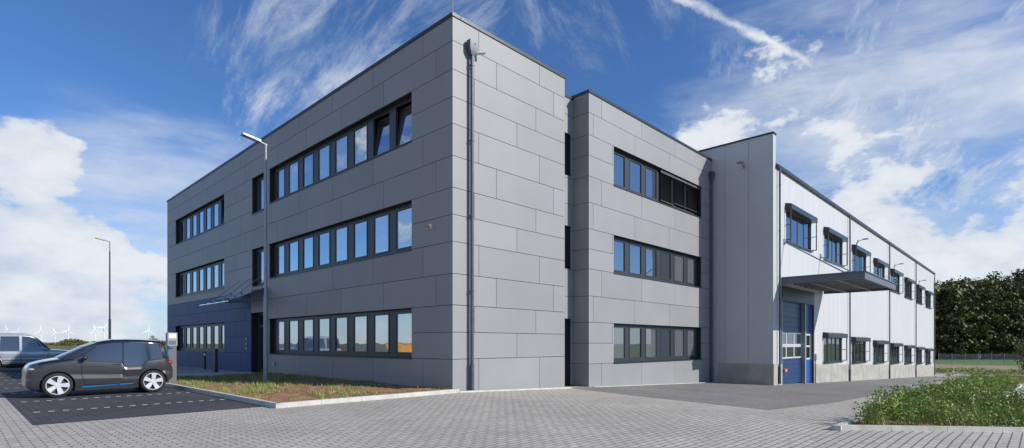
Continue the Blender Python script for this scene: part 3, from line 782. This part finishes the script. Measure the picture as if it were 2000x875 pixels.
    def strip(pts,wd,m,name):
        for sg in (1,-1):
            mb=MB()
            for (xa,za),(xb,zb_) in zip(pts[:-1],pts[1:]):
                N=6; pr=None
                L=math.hypot(xb-xa,zb_-za); nx,nz=-(zb_-za)/L*wd/2,(xb-xa)/L*wd/2
                for k in range(N+1):
                    f=k/N; x=xa+(xb-xa)*f; z=za+(zb_-za)*f
                    a=bs(x+nx,z+nz); b=bs(x-nx,z-nz); a=(a[0],a[1]*sg,a[2]); b=(b[0],b[1]*sg,b[2])
                    if pr: mb.add([pr[0],pr[1],b,a],[(0,1,2,3)])
                    pr=(a,b)
            obj(name,mb.mesh(name,[m]),car)
    for pts in S['seams']: strip(pts,.018,M_black,'door_seam')
    for pts,wd,m,nm_ in S['trims']: strip(pts,wd,m,nm_)
    for nm_,m,c,sc in S['lights']:
        for sg in (1,-1):
            mb=MB(); mb.sphere((0,0,0),1,n=8,sc=sc); obj(nm_,mb.mesh(nm_,[m],smooth=True),car,(c[0],c[1]*sg,c[2]))
    for sg in (1,-1):
        mb=MB(); mb.sphere((0,0,0),1,n=8,sc=(.075,.10,.065)); mb.cyl((0,.05*sg,-.02),(0,.12*sg,-.06),.025)
        mx,my,mz=S['mirror']; obj('wing_mirror',mb.mesh('wing_mirror',[S['mirrorm']],smooth=True),car,(mx,-my*sg,mz))
    for (hx,hz) in S['handles']:
        for sg in (1,-1):
            q=bs(hx,hz,.02); mb=MB(); mb.box((-.09,-.012,-.014),(.09,.012,.014)); obj('door_handle',mb.mesh('door_handle',[S['handlem']]),car,(q[0],q[1]*sg,q[2]))
    mb=MB(); mb.box((x0+.25,-W*.8,.17),(x1-.25,W*.8,P(zb,0)+.06)); obj('underbody',mb.mesh('underbody',[M_black]),car)
    tm,rm=wheel_meshes(r,.18 if r<.36 else .2,S['spokes'])
    for wx in S['wx']:
        for sg in (-1,1):
            o=obj('wheel',tm,car,(wx,sg*(W-.10),r),(0,random.uniform(0,1),0) if sg<0 else (0,random.uniform(0,1),math.pi))
            obj('rim',rm,o)
    return car
paint_g=mat('graphite_car_paint',(.040,.041,.044),.3,.15,.02,coat=.4)
gloss_bk=mat('gloss_black_paint',(.01,.01,.012),.12,0,coat=1)
M_stripe=mat('blue_trim',(.0,.22,.65),.4)
S1=dict(x0=-1.78,x1=1.70,w=.85,r=.345,wx=(-1.13,1.13),spokes=5,paint=paint_g,roofm=gloss_bk,pillarm=gloss_bk,mirrorm=paint_g,handlem=paint_g,crown=.03,
 hoodm=gloss_bk,hoodx=-.75,
 hw=[(-1.78,.56),(-1.75,.66),(-1.66,.76),(-1.45,.82),(-1.1,.85),(-.5,.855),(.5,.86),(1.1,.86),(1.45,.83),(1.62,.77),(1.70,.66)],
 bot=[(-1.78,.32),(-1.65,.22),(-1.3,.2),(1.3,.22),(1.55,.30),(1.70,.42)],
 top=[(-1.78,.68),(-1.75,.82),(-1.68,.92),(-1.45,1.0),(-1.15,1.06),(-.85,1.10),(-.5,1.07),(0.0,1.02),(.36,1.00),(.40,.87),(.86,.88),(.96,1.04),(1.45,1.10),(1.6,1.0),(1.67,.85),(1.70,.7)],
 gx=(-1.10,1.58),gtop=[(-1.10,1.09),(-.8,1.25),(-.5,1.42),(-.2,1.55),(.1,1.605),(.5,1.62),(.9,1.61),(1.3,1.58),(1.48,1.52),(1.54,1.25),(1.58,1.1)],
 gw=[(-1.10,.66),(-.7,.69),(-.3,.71),(.5,.72),(1.1,.70),(1.58,.64)],
 roof=(-.22,1.47),
 pillars=[(-.94,-.22,.05),(.375,.385,.05),(1.04,.98,.08),(1.46,1.36,.10)],
 seams=[[(-.62,1.03),(-.60,.6),(-.52,.33),(.3,.3)],[(.38,.9),(.38,.3)],[(.38,.5),(.8,.62),(.97,.87)],[(-1.6,.82),(-1.2,.96),(-.75,1.03)]],
 trims=[([(-.6,.27),(.62,.31)],.028,M_stripe,'sill_stripe'),([(-.75,.21),(.75,.22)],.08,M_black,'sill'),([(-.6,.83),(.3,.86)],.012,M_dgrey,'crease')],
 lights=[('headlight',M_hl,(-1.62,.64,.80),(.12,.12,.05)),('tail_light',M_red,(1.60,.66,.92),(.08,.12,.08)),('fog_light',M_hl,(-1.71,.60,.45),(.03,.07,.03))],
 mirror=(-.55,.96,1.10),handles=[(.22,.90)])
make_car(S1,(-7.66,7.27,.008),0,'graphite grey compact electric hatchback plugged in beside the bed')
paint_s=mat('silver_car_paint',(.40,.41,.43),.3,.4,.02,coat=1)
S2=dict(x0=-2.3,x1=2.3,w=.93,r=.39,wx=(-1.42,1.42),spokes=7,paint=paint_s,roofm=paint_s,pillarm=paint_s,mirrorm=paint_s,handlem=paint_s,crown=.04,
 hw=[(-2.3,.6),(-2.25,.75),(-2.1,.86),(-1.6,.92),(0,.93),(1.5,.93),(2.1,.87),(2.25,.74),(2.3,.6)],
 bot=[(-2.3,.45),(-2.1,.32),(2.1,.32),(2.3,.5)],
 top=[(-2.3,.7),(-2.26,.9),(-2.15,1.0),(-1.8,1.08),(-1.2,1.14),(-.9,1.14),(0,1.12),(1,1.12),(2.0,1.12),(2.2,1.08),(2.27,.95),(2.3,.7)],
 gx=(-1.05,2.25),gtop=[(-1.05,1.14),(-.75,1.50),(-.45,1.82),(-.2,1.95),(.2,1.99),(1.2,1.98),(1.9,1.94),(2.08,1.80),(2.25,1.12)],
 gw=[(-1.05,.76),(-.4,.75),(1,.77),(2.25,.73)],roof=(-.3,2.0),
 pillars=[(-.98,-.36,.11),(.25,.25,.1),(1.15,1.1,.1),(2.15,2.0,.16)],
 seams=[[(-.9,1.08),(-.85,.45),(.2,.42)],[(.25,1.08),(.25,.42)],[(.25,.42),(.95,.5),(1.15,1.08)]],
 trims=[([(-2.0,.62),(-1.9,.62)],.05,M_dgrey,'bumper_strip'),([(-.95,.60),(.98,.62)],.06,M_dgrey,'side_strip'),([(-1.0,.36),(1.0,.36)],.1,M_dgrey,'sill')],
 lights=[('headlight',M_hl,(-2.18,.68,.85),(.1,.16,.09)),('tail_light',M_red,(2.2,.78,.95),(.08,.1,.13))],
 mirror=(-.78,1.02,1.2),handles=[(.1,.96),(1.0,.97)])
c2=make_car(S2,(-7.95,27.6,.008),math.pi,'silver four-door estate SUV with roof rails on dark paving')
for sg in (-.62,.62):
    mb=MB(); mb.tube([(-.2,sg,1.99),(.0,sg,2.06),(1.6,sg,2.05),(1.9,sg,1.98)],.018)
    obj('roof_rail',mb.mesh('roof_rail',[M_steel]),c2)

# ------------------------------------------------------------ wind turbines
M_tw=mat('turbine_white',(.72,.74,.77),.6)
mb=MB(); mb.cyl((0,0,0),(0,0,75),2.4,1.5,14); tow=mb.mesh('tower',[M_tw])
mb=MB(); mb.box((-1.8,-5,73.5),(1.8,4,77.5)); mb.cyl((0,-5,75.5),(0,-7.5,75.5),2.0,.8,12); nac=mb.mesh('nacelle',[M_tw])
mb=MB()
for k in range(3):
    a=2*math.pi*k/3; ca,sa=math.cos(a),math.sin(a)
    def q(r,t,y): return (r*ca-t*sa,y,r*sa+t*ca)
    mb.add([q(0,-1.3,0),q(8,-2.8,.4),q(38,-.6,0),q(38,.5,0),q(8,1.4,-.4),q(0,1.3,0)],[(0,1,2,3,4,5)])
    mb.add([q(0,-1.3,.5),q(8,-2.8,.9),q(38,-.6,.2),q(38,.5,.2),q(8,1.4,.1),q(0,1.3,.5)],[(5,4,3,2,1,0)])
rot=mb.mesh('rotor',[M_tw])
for i,(t,dd,ph) in enumerate([(-.929,3100,.2),(-.911,3400,.9),(-.868,3200,.5),(-.842,3600,.1),(-.818,3100,.7),(-.768,3000,.3),(-.752,2500,1.1),(-.670,3100,.6)]):
    o=obj('wind_turbine',None,loc=survey(t*dd,dd,0),rot=(0,0,-.35+.5*random.random()),label='white three-bladed wind turbine on the far plain',category='wind turbine',group='wind farm on the horizon')
    obj('tower',tow,o); obj('nacelle',nac,o); obj('rotor',rot,o,(0,-7,75.5),(0,ph,0))

def tree(x,y,H,R0,label):
    o=obj('tree',None,loc=(x,y,G(x)),label=label,category='tree')
    mb=MB(); mb.cyl((0,0,0),(0,0,H*.6),H*.03,H*.015,8)
    for k in range(6):
        a=k*1.05; mb.cyl((0,0,H*(.3+.05*k)),(R0*.6*math.cos(a),R0*.6*math.sin(a),H*(.55+.05*k)),H*.012,H*.005,6)
    obj('trunk',mb.mesh('trunk',[M_bark]),o)
    cc=[]
    for c_ in range(30):
        zz=random.uniform(.2,.97); rr=R0*math.sin(zz*2.7+.2); a=random.uniform(0,6.28); q=rr*random.uniform(.2,.9)
        cc.append((q*math.cos(a),q*math.sin(a),H*zz,R0*.33,R0*.25))
    cr=leaves('crown',cc,50,H*.045,M_forest); del cr['kind']; del cr['label']; cr.parent=o
x,y,_=survey(-.662*230,230); tree(x,y,6.5,2.4,'small roadside tree beyond the car park')
x,y,_=survey(-.693*300,300); tree(x,y,3.6,1.8,'low bushy tree beyond the car park')
x,y,_=survey(.955*66,66); tree(x,y,5.0,2.0,'young bushy tree at the edge of the yard')

f=obj('mesh_fence',None,loc=survey(81,103,-2.6),rot=(0,0,math.atan2(-.7188,.6952)),label='galvanised wire mesh fence with steel posts beside the field',category='fence')
mb=MB(); mb.cyl((0,0,0),(0,0,2.3),.05,n=6); pm=mb.mesh('post',[M_steel])
for i in range(17): obj('post',pm,f,(i*2.5,0,0))
mb=MB()
for k in range(9): mb.cyl((0,0,.1+k*.25),(40,0,.1+k*.25),.014,n=4)
for i in range(200): mb.cyl((i*.2,0,.1),(i*.2,0,2.15),.008,n=4)
obj('wire_mesh',mb.mesh('wire_mesh',[M_steel]),f)

# ------------------------------------------------------------ light, sky
sunel=math.radians(30); az=(.44,-.90)
sd_=Vector((az[0]*math.cos(sunel),az[1]*math.cos(sunel),math.sin(sunel))).normalized()
l=bpy.data.lights.new('sun','SUN'); l.energy=5.0; l.angle=math.radians(.5); l.color=(1,.96,.895)
lo_=bpy.data.objects.new('sun',l); COL.objects.link(lo_); lo_.rotation_euler=sd_.to_track_quat('Z','Y').to_euler()
w=bpy.data.worlds.new('World'); scene.world=w; w.use_nodes=True; nt=w.node_tree; nt.nodes.clear()
try:
    w.cycles.sampling_method='MANUAL'; w.cycles.sample_map_resolution=512
except Exception: pass
N=nt.nodes.new; Lk=nt.links.new
out=N('ShaderNodeOutputWorld'); bg=N('ShaderNodeBackground'); bg.inputs['Strength'].default_value=.105
sky=N('ShaderNodeTexSky'); sky.sky_type='NISHITA'; sky.sun_disc=False; sky.sun_elevation=sunel; sky.sun_rotation=math.atan2(az[0],az[1]); sky.air_density=1.0; sky.dust_density=.2; sky.ozone_density=2.5
hs=N('ShaderNodeVectorMath'); hs.operation='MULTIPLY'; hs.inputs[1].default_value=(.62,.92,1.32); Lk(sky.outputs[0],hs.inputs[0]); Lk(hs.outputs[0],bg.inputs['Color'])
tc=N('ShaderNodeTexCoord'); nrm=N('ShaderNodeVectorMath'); nrm.operation='NORMALIZE'; Lk(tc.outputs['Generated'],nrm.inputs[0]); D=nrm.outputs[0]
sep=N('ShaderNodeSeparateXYZ'); Lk(D,sep.inputs[0])
def M_(op,a,b=None,c=None,clamp=False):
    n=N('ShaderNodeMath'); n.operation=op; n.use_clamp=clamp
    for i,v in enumerate((a,b,c)):
        if v is None: continue
        if isinstance(v,(int,float)): n.inputs[i].default_value=v
        else: Lk(v,n.inputs[i])
    return n.outputs[0]
def MR(v,a,b,c=0,d=1):
    n=N('ShaderNodeMapRange'); n.interpolation_type='SMOOTHSTEP'; Lk(v,n.inputs[0]); n.inputs[1].default_value=a; n.inputs[2].default_value=b; n.inputs[3].default_value=c; n.inputs[4].default_value=d; return n.outputs[0]
zc=M_('MAXIMUM',sep.outputs['Z'],0.0)
den=M_('ADD',zc,.14)
px=M_('DIVIDE',sep.outputs['X'],den); py=M_('DIVIDE',sep.outputs['Y'],den)
cmb=N('ShaderNodeCombineXYZ'); Lk(px,cmb.inputs[0]); Lk(py,cmb.inputs[1])
def noise(vec,scale,detail,rough,dist=0.0,mscale=(1,1,1),rotz=0,loc=(0,0,0)):
    m0=N('ShaderNodeMapping'); m0.inputs['Rotation'].default_value=(0,0,rotz); Lk(vec,m0.inputs[0])
    mp=N('ShaderNodeMapping'); mp.inputs['Scale'].default_value=mscale; mp.inputs['Location'].default_value=loc; Lk(m0.outputs[0],mp.inputs[0])
    n=N('ShaderNodeTexNoise'); n.inputs['Scale'].default_value=scale; n.inputs['Detail'].default_value=detail; n.inputs['Roughness'].default_value=rough; n.inputs['Distortion'].default_value=dist
    Lk(mp.outputs[0],n.inputs['Vector']); return n.outputs['Fac']
def blob(v,r,amp=1.0):
    v=Vector(v).normalized(); n=N('ShaderNodeVectorMath'); n.operation='DOT_PRODUCT'; Lk(D,n.inputs[0]); n.inputs[1].default_value=v
    return MR(n.outputs['Value'],math.cos(r),1.0,0,amp)
def mx(*a):
    r=a[0]
    for b in a[1:]: r=M_('MAXIMUM',r,b)
    return r
# cirrus, two families of streaks
cA=noise(cmb.outputs[0],1.9,7,.72,.35,(4.0,1.0,1),math.radians(6))
rA=mx(blob((.50,.93,.47),.25,1.0),blob((.60,.80,.66),.20,.8),blob((-.8,.6,.5),.7,.8))
cA=MR(M_('ADD',cA,M_('MULTIPLY',rA,.20)),.54,1.0,0,.95); cA=M_('MULTIPLY',cA,MR(rA,0,.6,0,1))
cB=noise(cmb.outputs[0],1.7,7,.72,.4,(1.0,3.4,1),math.radians(-20),(3,1,0))
rB=mx(blob((1.28,.12,.42),.46,1.0),blob((.82,.58,.66),.20,.5),blob((-.9,-.5,.5),.6,.7))
cB=MR(M_('ADD',cB,M_('MULTIPLY',rB,.20)),.54,.92,0,.95); cB=M_('MULTIPLY',cB,MR(rB,0,.6,0,1))
# low cumulus with soft edges + veil
cu=noise(D,6.5,8,.60,.1,(1,1,1.8),0,(1.7,.4,0))
creg=mx(blob((.102,1.333,.11),.18,1.9),blob((1.04,.36,.30),.26,.95),blob((1.178,.221,.14),.32,1.1),blob((1.33,.07,.16),.25,1.1),blob((.10,1.33,.33),.10,1.2),blob((.27,1.15,.07),.13,1.0),blob((-1,.6,.22),.7,.9),blob((-1,-.5,.25),.6,.7))
c2_=M_('ADD',cu,M_('MULTIPLY',creg,.22)); c2_=MR(c2_,.62,.75,0,1); c2_=M_('MULTIPLY',c2_,MR(creg,0,.35,0,1))
vn=noise(D,2.4,7,.6,.3,(1,1,4.5),0,(5,1,0))
vreg=mx(blob((1.15,.25,.24),.44,1.0),blob((.25,1.18,.15),.30,.65),blob((-1,.2,.2),1.0,.7))
vl=MR(M_('ADD',vn,M_('MULTIPLY',vreg,.28)),.52,.92,0,.8); vl=M_('MULTIPLY',vl,MR(vreg,0,.5,0,1))
hmask=MR(zc,.0,.18,1,0)
c3=MR(M_('ADD',vn,M_('MULTIPLY',hmask,.12)),.56,.80,0,.5); c3=M_('MULTIPLY',c3,hmask)
c4=MR(zc,0,.15,.72,0)
dn=N('ShaderNodeVectorMath'); dn.operation='DOT_PRODUCT'; dn.inputs[1].default_value=(.158,.671,-.725); Lk(D,dn.inputs[0])
wob=noise(D,14,5,.7); dv=M_('ABSOLUTE',M_('ADD',dn.outputs['Value'],M_('MULTIPLY',M_('SUBTRACT',wob,.5),.03)))
ct=MR(dv,.0,.010,1,0); ct=M_('MULTIPLY',ct,blob((1.0,.41,.60),.25,1.3))
ct=M_('MULTIPLY',ct,MR(cu,.35,.6,.4,1))
fac=mx(cA,cB,c2_,vl,c3,c4,M_('MULTIPLY',ct,.8)); fac=M_('MULTIPLY',fac,.96,None,True)
bg2=N('ShaderNodeBackground')
rp=N('ShaderNodeValToRGB'); rp.color_ramp.elements[0].position=.36; rp.color_ramp.elements[1].position=.60; rp.color_ramp.elements[0].color=(.60,.70,.84,1); rp.color_ramp.elements[1].color=(.92,.95,1.0,1)
Lk(cu,rp.inputs[0]); Lk(rp.outputs[0],bg2.inputs['Color']); bg2.inputs['Strength'].default_value=.90
ms=N('ShaderNodeMixShader'); Lk(fac,ms.inputs[0]); Lk(bg.outputs[0],ms.inputs[1]); Lk(bg2.outputs[0],ms.inputs[2]); Lk(ms.outputs[0],out.inputs[0])

cd=bpy.data.cameras.new('camera'); co=bpy.data.objects.new('camera',cd); COL.objects.link(co)
co.location=CAM; co.rotation_euler=(math.pi/2,0,-math.atan2(.7189,.6952))
cd.sensor_width=36; cd.lens=19.08; cd.shift_y=.1168; cd.clip_start=.1; cd.clip_end=20000
scene.camera=co
